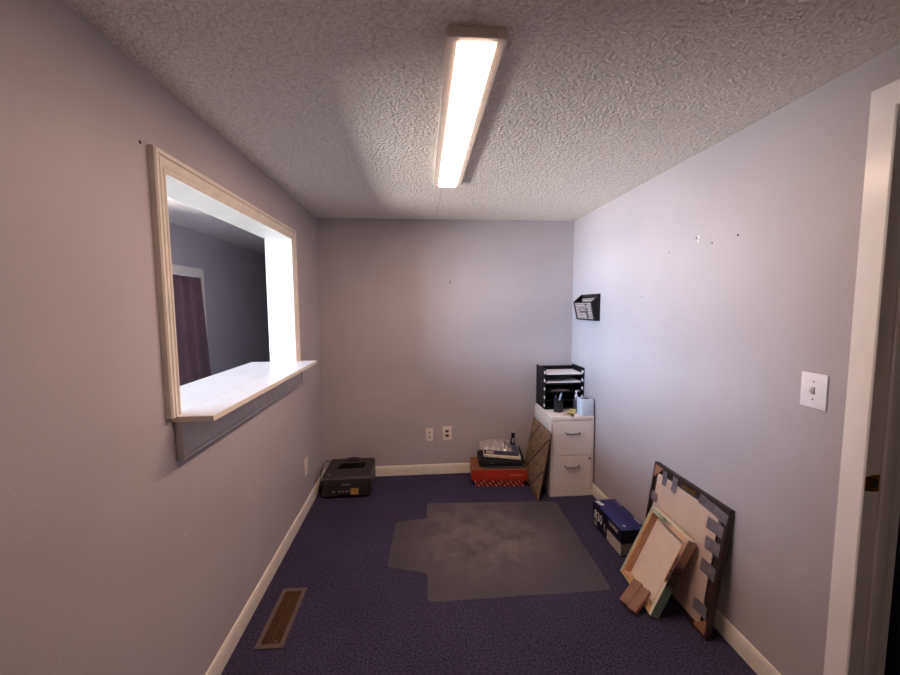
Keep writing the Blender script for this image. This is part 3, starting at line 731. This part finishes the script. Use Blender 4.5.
part('top_label', M['white_ink'], pr, (-.105, hy-.050, .1765), (-.062, hy-.036, .1785), 0, 'small white label')
rx = Matrix.Rotation(PI/2, 4, 'X')
text('logo_lettering', 'brother', .021, M['ltprint'], pr, Matrix.Translation((.002, -hy-.0026, .112)) @ rx)
zz = .056
for x, w in ((-.098, .020), (-.052, .012), (-.025, .010), (.002, .012)):
    bm = BM(); prism(bm, [(x-w/2, zz-.004), (x-.0015, zz-.004), (x-.0015, zz-.010), (x+.0015, zz-.010), (x+.0015, zz-.004), (x+w/2, zz-.004), (x+w/2, zz+.004), (x+.0015, zz+.004), (x+.0015, zz+.010), (x-.0015, zz+.010), (x-.0015, zz+.004), (x-w/2, zz+.004)], 1, -hy-.0033, -hy-.0024)
    obj('printed_icon', bm, M['ltprint'], pr, smooth=False)
bm = BM(); prism(bm, [(.018, zz), (.030, zz+.007), (.030, zz-.007)], 1, -hy-.0033, -hy-.0024); obj('printed_arrow', bm, M['ltprint'], pr, smooth=False)
part('sticker', M['gold'], pr, (.034, -hy-.0034, zz-.026), (.094, -hy-.0024, zz+.026), 0, 'gold square sticker')
bm = BM(); tube(bm, spline([(-hx+.012, hy-.05, .150), (-hx-.020, hy-.055, .186), (-hx-.048, hy-.11, .165), (-hx-.050, hy-.19, .095), (-hx-.045, hy-.23, .030), (-hx-.030, hy-.15, .008), (-hx-.026, hy-.04, .006)], 8), .0032, 8)
obj('power_cord', bm, M['blackm'], pr)['label'] = 'thin black power cord looping beside the wall'

# ------------------------------------------------------------------ SHOE BOX and the pile on it
sb = thing('shoe_box', 'wide orange-red shoe box with dashed lower half against the back wall', 'shoe box', (1.498, -.172, 0), R(-5))
part('base', M['dash'], sb, (-.202, -.126, .0005), (.205, .126, .138), .001, 'dark red card with pale slanting dashes')
bm = BM()
for a, b in (((-.231, -.1355, .058), (.231, -.1335, .145)), ((-.231, .1335, .058), (.231, .1355, .145)), ((-.231, -.1335, .058), (-.229, .1335, .145)), ((.229, -.1335, .058), (.231, .1335, .145))): box(bm, a, b)
ld = obj('lid', bm, M['red'], sb, smooth=False)  # lid top and left end are browner than the other lid sides
part('lid_top', M['redtop'], ld, (-.2309, -.1354, .145), (.2309, .1354, .147), 0, 'brownish lid top')
part('lid_side', M['redtop'], ld, (-.2318, -.1334, .060), (-.2311, .1354, .145), 0, 'brownish lid end')
bm = BM(); box(bm, (.085, -.1362, .100), (.195, -.1356, .108)); obj('printed_line', bm, M['pale'], ld)['label'] = 'pale line of tiny print'
T0 = .1475
def piled(name, label, cat, x, y, z, rz, ry=0., rx_=0.):
    t = thing(name, label, cat); t.location = (x, y, z); t.rotation_euler = (rx_, ry, rz); return t
nb = piled('notebook', 'thin dark grey notebook at the bottom of the pile on the red shoe box', 'notebook', 1.540, -.188, T0, R(-5))
part('cover', M['greyp'], nb, (-.172, -.098, 0), (.172, .098, .012), .003)
cs = piled('soft_case', 'black nylon soft case in the middle of the pile on the red shoe box', 'case', 1.520, -.165, T0+.0126, R(-4))
bm = BM(); box(bm, (-.190, -.108, 0), (.183, .105, .062), .016, 4)
for q in bm.verts: q.co.z += .014*math.sin((q.co.x+.19)*9)*(1 if q.co.z > .03 else 0) - .010*(1 if (q.co.z > .03 and q.co.x > .08) else 0)
obj('case_body', bm, M['nylon'], cs)
bm = BM(); tube(bm, spline([(.158, -.02, .135), (.164, -.045, .11), (.180, -.075, .065), (.192, -.10, .02)], 6), .007, 8); obj('strap', bm, M['nylon'], cs)
part('zip_pull', M['chrome'], cs, (-.085, -.1105, .026), (-.075, -.1080, .036), .001)
we = piled('router', 'slim off-white case with tiny dark marks tilted on the black soft case', 'electronic box', 1.525, -.170, T0+.0865, R(-6), R(5), R(2))
part('shell', M['white_edge'], we, (-.155, -.105, 0), (.155, .090, .022), .003)
for a, b in ((.108, .138), (-.142, -.118)): part('printed_mark', M['hole'], we, (a, -.1056, .008), (b, -.1048, .012))
sl = piled('binder', 'slate blue binder with a cream label lying on the slim off-white case', 'binder', 1.520, -.165, T0+.1095, R(-5), R(5), R(2))
bm = BM(); prism(bm, [(-.095, 0), (-.099, .006), (-.099, .030), (-.095, .036), (.10, .036), (.10, .032), (-.085, .032), (-.085, .004), (.10, .004), (.10, 0)], 0, -.143, .143); obj('cover', bm, M['slate'], sl)
part('pages', M['label'], sl, (-.138, -.084, .0045), (.138, .095, .0315))
part('spine_label', M['label'], sl, (-.130, -.0998, .008), (-.068, -.0988, .030), 0, 'cream spine label')
bg = piled('plastic_bag', 'crumpled clear plastic bag on top of the pile on the red shoe box', 'bag', 1.495, -.165, T0+.150, R(-5), R(4), R(2))
bm = BM(); NX, NY = 18, 10; rnd = random.Random(3); g = []
for i in range(NX+1):
    row = []
    for j in range(NY+1):
        a, b = i/NX, j/NY; e = min(a, 1-a, b, 1-b)*5
        row.append(bm.verts.new((-.15+.27*a+rnd.uniform(-.004, .004), -.095+.18*b+rnd.uniform(-.004, .004), min(1, e)*(.030+.014*math.sin(a*9+b*5)+rnd.uniform(-.010, .010)))))
    g.append(row)
for i in range(NX):
    for j in range(NY): bm.faces.new((g[i][j], g[i+1][j], g[i+1][j+1], g[i][j+1]))
per = [g[i][0] for i in range(NX+1)]+[g[NX][j] for j in range(1, NY+1)]+[g[i][NY] for i in range(NX-1, -1, -1)]+[g[0][j] for j in range(NY-1, 0, -1)]
bm.faces.new(per)
obj('film', bm, M['bag'], bg, smooth=False)
bm = BM(); rnd = random.Random(5); NX, NY = 8, 5; g = []
for i in range(NX+1): g.append([bm.verts.new((.012+.085*i/NX, -.02+.06*j/NY, .046+rnd.uniform(-.007, .007)-.006*abs(i-4)/4)) for j in range(NY+1)])
for i in range(NX):
    for j in range(NY): bm.faces.new((g[i][j], g[i+1][j], g[i+1][j+1], g[i][j+1]))
bmesh.ops.solidify(bm, geom=list(bm.faces), thickness=.004)
obj('wrapper', bm, M['foil'], bg, smooth=False)['label'] = 'shiny pale wrapper inside the bag'
hd = piled('handset', 'upright dark handset with a grey tip standing at the right of the pile', 'handset', 1.640, -.120, T0+.148, R(-5), R(3))
bm = BM()
sec = [(.019, .012, 0), (.020, .013, .02), (.015, .010, .05), (.016, .010, .082), (.018, .011, .100)]
def loft(bm, sec, cap=True, n=16):
    rings = [[bm.verts.new((a*math.cos(2*PI*i/n), b*math.sin(2*PI*i/n), z)) for i in range(n)] for a, b, z in sec]
    for A, B in zip(rings, rings[1:]):
        for i in range(n): bm.faces.new((A[i], A[(i+1) % n], B[(i+1) % n], B[i]))
    bm.faces.new(rings[0][::-1]); bm.faces.new(rings[-1])
loft(bm, sec); obj('grip', bm, M['blackp'], hd)
bm = BM(); loft(bm, [(.018, .011, .1002), (.017, .011, .114), (.012, .008, .122)]); obj('tip', bm, M['ltprint'], hd)['label'] = 'grey tip'
bm = BM(); loft(bm, [(.006, .002, .012), (.010, .002, .03), (.007, .002, .052)]); bmesh.ops.translate(bm, vec=(0, -.0122, 0), verts=bm.verts); obj('pad', bm, M['ltprint'], hd)['label'] = 'grey pad on the front'

# ------------------------------------------------------------------ PAPER CARTON
ca = thing('paper_carton', 'navy blue paper carton with big white lettering on the carpet by the right wall', 'carton', (2.095, -1.065, 0), R(1.0))
hx, hy = .079, .175
part('base', M['navyd'], ca, (-hx, -hy, .0005), (hx, hy, .16), .001)
ld = part('lid', M['navy'], ca, (-hx-.003, -hy-.003, .085), (hx+.003, hy+.003, .170), .0015)
part('lid_side', M['navyd'], ld, (-hx-.0036, -hy-.0025, .086), (-hx-.0031, hy+.0025, .1675), 0, 'black-blue lid side')
part('lid_front', M['navyd'], ld, (-hx-.0025, -hy-.0036, .086), (hx+.0025, -hy-.0031, .1675), 0, 'black-blue lid front')
part('side_label', M['labelp'], ca, (-hx-.0006, -hy+.001, .010), (-hx-.0001, -.010, .083), 0, 'pale printed side label')
part('front_label', M['cartonw'], ca, (-hx+.001, -hy-.0006, .010), (hx-.001, -hy-.0001, .083), 0, 'grey printed front label')
rl = Matrix(((0, 0, -1, 0), (-1, 0, 0, 0), (0, 1, 0, 0), (0, 0, 0, 1)))         # text on the -x face, reading towards -y
text('number_lettering', '830', .085, M['white_ink'], ca, Matrix.Translation((-hx-.0042, .098, .092)) @ rl, sx=.85)
text('letter_mark', 'L', .060, M['ltprint'], ca, Matrix.Translation((-hx-.0042, .010, .072)) @ rl)
bm = BM()
for y in (.150, .130): box(bm, (-hx-.0008, y-.008, .018), (-hx-.0001, y+.006, .046))
obj('small_mark', bm, M['ltprint'], ca)
bm = BM()
for i in range(7): box(bm, (-hx-.0042, -.045-i*.015-.0055, .128), (-hx-.0034, -.045-i*.015+.0055, .152-(i % 2)*.006))
obj('lid_lettering', bm, M['ltprint'], ld)['label'] = 'pale strip of lettering on the lid side'
bm = BM(); zt = .1703
for i, (x, y, w, l) in enumerate(((-.058, .150, .030, .026), (-.050, .118, .026, .024), (-.062, .128, .010, .022))): box(bm, (x-w/2, y-l/2, zt-.0006), (x+w/2, y+l/2, zt+.0003))
obj('top_mark', bm, M['white_ink'], ld)['label'] = 'white worn print at the lid corner'
for y0, y1 in ((.085, .158), (-.125, -.055)): part('edge_lettering', M['ltprint'], ld, (.066, y0, zt-.0006), (.076, y1, zt+.0003))
bm = BM(); lathe(bm, [(0, .0004), (.009, .0003), (.010, -.0005)], (-.040, -.135, zt), 14); obj('round_mark', bm, M['ltprint'], ld)

# ------------------------------------------------------------------ LARGE PICTURE FRAME, back towards the room
th = math.asin(.081/.605)
v = Vector((math.sin(th), 0, math.cos(th))); u = Vector((0, 1, 0)); n = v.cross(u)
fw, fh, ft = .530, .606, .024
pf = thing('picture_frame', 'large dark wood picture frame, taped back facing out, leaning on the right wall', 'picture frame', mtx=basis(u, n, v, (2.098, -1.817, ft*math.sin(th)+.0006)))
rw = .042
def miter(bm, a, b, ia, ib, y0, y1):
    P = [a, b, ib, ia]
    lo = [bm.verts.new((x, y0, z)) for x, z in P]; hi = [bm.verts.new((x, y1, z)) for x, z in P]
    bm.faces.new(lo); bm.faces.new(hi[::-1])
    for i in range(4): bm.faces.new((lo[i], hi[i], hi[(i+1) % 4], lo[(i+1) % 4]))
O = [(0, 0), (fw, 0), (fw, fh), (0, fh)]; I = [(rw, rw), (fw-rw, rw), (fw-rw, fh-rw), (rw, fh-rw)]
Oi = [(.014, .014), (fw-.014, .014), (fw-.014, fh-.014), (.014, fh-.014)]
for i in range(4):
    bm = BM(); j = (i+1) % 4
    miter(bm, O[i], O[j], I[i], I[j], -ft, -.008); miter(bm, O[i], O[j], Oi[i], Oi[j], -.008, 0)
    obj('rail', bm, M['frame'], pf)
part('backing_board', M['mount'], pf, (.052, -.0078, .026), (fw-.036, -.0045, fh-.052), .0008, 'beige backing board')
for i, (a, b, c) in enumerate((((.012, .012), (.085, .012), (.012, .085)), ((fw-.012, fh-.012), (fw-.078, fh-.012), (fw-.012, fh-.085)))):
    bm = BM(); prism(bm, [a, b, c], 1, -.0078, .0006 if i else .0004); obj('corner_brace', bm, M['kraft'], pf, smooth=False)['label'] = 'brown triangular corner piece'
def tape(x, z, w, l, ang, m='tape', bend=.004, name='tape'):
    bm = BM(); N = 6; a, b = [], []
    for i in range(N+1):
        s = -l/2+l*i/N; a.append(bm.verts.new((-w/2, bend*abs(s/l), s))); b.append(bm.verts.new((w/2, bend*abs(s/l), s)))
    for i in range(N): bm.faces.new((a[i], b[i], b[i+1], a[i+1]))
    bmesh.ops.solidify(bm, geom=list(bm.faces), thickness=.0006)
    o = obj(name, bm, M[m], pf, smooth=False); o.matrix_local = Matrix.Translation((x, -.0025, z)) @ Matrix.Rotation(ang, 4, 'Y'); o['label'] = 'strip of grey tape'
tape(.432, .550, .036, .080, R(3)); tape(.352, .552, .038, .082, R(-3)); tape(.500, .418, .052, .075, R(88))
tape(.086, .566, .048, .170, R(84), 'cleartape', .010); tape(.056, .492, .056, .105, R(88)); tape(.056, .405, .060, .085, R(93)); tape(.056, .294, .062, .088, R(88)); tape(.062, .104, .058, .080, R(94))
bm = BM()
prism(bm, [(.205, .572), (.30, .568), (.31, .576), (.225, .583)], 1, -.0062, -.003); prism(bm, [(.205, .572), (.214, .590), (.222, .590), (.226, .578)], 1, -.0062, -.002)
obj('hanger', bm, M['brass'], pf)['label'] = 'brass hanger bar on the top rail'

# ------------------------------------------------------------------ SMALL STRETCHED CANVAS leaning on the frame, back outwards
ang = R(24); u = Vector((.021, .311, 0)).normalized(); hz = Vector((u.y, -u.x, 0))
v = (hz*math.sin(ang)+Vector((0, 0, 1))*math.cos(ang)).normalized(); n = v.cross(u)
cw, chh, ct = .315, .412, .043
cv = thing('stretched_canvas', 'small stretched canvas with painted edges, bare back out, leaning on the large frame', 'canvas', mtx=basis(u, n, v, (1.924, -1.683, ct*math.sin(ang)+.0008)))
bwid = .026
O = [(.002, .002), (cw-.002, .002), (cw-.002, chh-.002), (.002, chh-.002)]; I = [(bwid, bwid), (cw-bwid, bwid), (cw-bwid, chh-bwid), (bwid, chh-bwid)]
for i in range(4):
    bm = BM(); j = (i+1) % 4; miter(bm, O[i], O[j], I[i], I[j], -ct+.003, -.0015); obj('stretcher_bar', bm, M['pine'], cv, smooth=False)
part('canvas_face', M['rawcanvas'], cv, (.0015, -ct, .0015), (cw-.0015, -ct+.002, chh-.0015), 0, 'pale bare back of the canvas', smooth=False)
# folded wrap on each edge
bm = BM(); box(bm, (0, -ct, 0), (.002, 0, chh)); obj('painted_edge', bm, M['paintz'], cv, smooth=False)['label'] = 'edge painted green below, dark red flowers and peach above'
bm = BM(); box(bm, (cw-.002, -ct, 0), (cw, 0, chh)); obj('painted_edge', bm, M['palegreen'], cv, smooth=False)['label'] = 'pale green edge'
bm = BM(); box(bm, (.002, -ct, chh-.002), (cw-.002, 0, chh)); obj('painted_edge', bm, M['canvasedge'], cv, smooth=False)['label'] = 'cream top edge'
bm = BM(); box(bm, (.002, -ct, 0), (cw-.002, 0, .002)); obj('painted_edge', bm, M['palegreen'], cv, smooth=False)['label'] = 'pale green bottom edge'
bm = BM(); prism(bm, [(.002, chh-.002), (cw-.002, chh-.002), (cw-.016, chh-.022), (.016, chh-.022)], 1, -.0014, 0); obj('folded_flap', bm, M['paintx'], cv, smooth=False)['label'] = 'folded flap painted green to peach'
bm = BM(); prism(bm, [(.002, .002), (.020, .012), (.020, chh-.022), (.002, chh-.002)], 1, -.0014, 0); obj('folded_flap', bm, M['paintb'], cv, smooth=False)['label'] = 'cream folded flap'
bm = BM(); prism(bm, [(cw-.002, .002), (cw-.002, chh-.002), (cw-.010, chh-.018), (cw-.010, .010)], 1, -.0014, 0); obj('folded_flap', bm, M['palegreen'], cv, smooth=False)['label'] = 'pale green folded flap'

# ------------------------------------------------------------------ TWO BROWN BLOCKS resting against the canvas
d = Vector((.121, .060, 0)).normalized(); s = Vector((d.y, -d.x, 0)); inc = R(29)
ax = d*math.cos(inc)+Vector((0, 0, 1))*math.sin(inc); up = s.cross(ax)*1.
if up.z < 0: up = -up
for k, lab in enumerate(('brown wooden block resting on the canvas bottom edge, the one farther from the doorway', 'brown wooden block resting on the canvas bottom edge, the one nearer the doorway')):
    o_ = Vector((1.842, -1.581, .001))+s*(.0495*k+.0115)+d*(-.009*k)
    t = tag(obj('wooden_block', (lambda b: (box(b, (0, -.0235, 0), (.136-.004*k, .0235, .026), .003, 2), b)[1])(BM()), M['block']), lab, 'block', 'brown blocks')
    y_ = up.cross(ax)
    t.matrix_world = basis(ax, y_, up, o_)

# ------------------------------------------------------------------ CURTAIN in the corridor
rod = tag(obj('curtain_rod', (lambda b: (tube(b, [(XC+.035, -.36, 1.790), (XC+.035, .600, 1.790)], .006, 10), b)[1])(BM()), M['whitep']), 'thin white curtain rod above the purple curtain in the corridor', 'curtain rod')
bm = BM(); NX, NZ = 60, 10; g = []
for i in range(NX+1):
    row = []
    for j in range(NZ+1):
        f = i/NX; t = j/NZ; y1 = .548+.095*t; y = -.36+(y1+.36)*f
        amp = .013+.010*t
        row.append(bm.verts.new((XC+.048+.0*t+amp*math.sin(f*NX*.55+.6*math.sin(f*9)), y, 1.778-1.25*t)))
    g.append(row)
for i in range(NX):
    for j in range(NZ): bm.faces.new((g[i][j], g[i+1][j], g[i+1][j+1], g[i][j+1]))
bmesh.ops.solidify(bm, geom=list(bm.faces), thickness=.002)
tag(obj('curtain', bm, M['curtain']), 'dusky purple curtain over the corridor window seen through the pass-through', 'curtain')

# ------------------------------------------------------------------ LIGHT
w = bpy.data.worlds.new('World'); SC.world = w; w.use_nodes = True
bgn = w.node_tree.nodes['Background']; sky = w.node_tree.nodes.new('ShaderNodeTexSky'); sky.sky_type = 'NISHITA'
sky.sun_disc = False; sky.sun_elevation = R(40); sky.sun_rotation = R(90)
w.node_tree.links.new(sky.outputs[0], bgn.inputs[0]); bgn.inputs[1].default_value = .7
def area(name, loc, rot, sx, sy, power, rgb):
    l = bpy.data.lights.new(name, 'AREA'); l.shape = 'RECTANGLE'; l.size = sx; l.size_y = sy; l.energy = power; l.color = rgb
    o = bpy.data.objects.new(name, l); COL.objects.link(o); o.location = loc; o.rotation_euler = rot; return o
# daylight arriving at the corridor window from outside
area('window_daylight', (-3.6, -2.52, 1.88), (0, R(-90), 0), 1.6, 2.4, 980, (.56, .75, 1.))
# light thrown up by the ground outside
area('ground_daylight', (-3.6, -2.35, .42), (0, R(-105), 0), .8, 3.0, 560, (1., .95, .90))

# ------------------------------------------------------------------ CAMERA
f, yaw, pitch, roll = 379.9, .0802394, .0833238, .00559386
fw_ = Vector((math.sin(yaw)*math.cos(pitch), math.cos(yaw)*math.cos(pitch), -math.sin(pitch)))
r0 = Vector((math.cos(yaw), -math.sin(yaw), 0)); d0 = fw_.cross(r0)
r_ = math.cos(roll)*r0+math.sin(roll)*d0; dn = -math.sin(roll)*r0+math.cos(roll)*d0
cam = bpy.data.cameras.new('camera'); cam.sensor_width = 36; cam.lens = f/900*36; cam.clip_start = .02
co = bpy.data.objects.new('camera', cam); COL.objects.link(co)
co.matrix_world = basis(r_, -dn, -fw_, (.84068, -3.29958, 1.50038))
SC.camera = co
vs = SC.view_settings; vs.view_transform = 'Standard'; vs.look = 'None'; vs.exposure = -.1; vs.gamma = 1; vs.use_curve_mapping = False
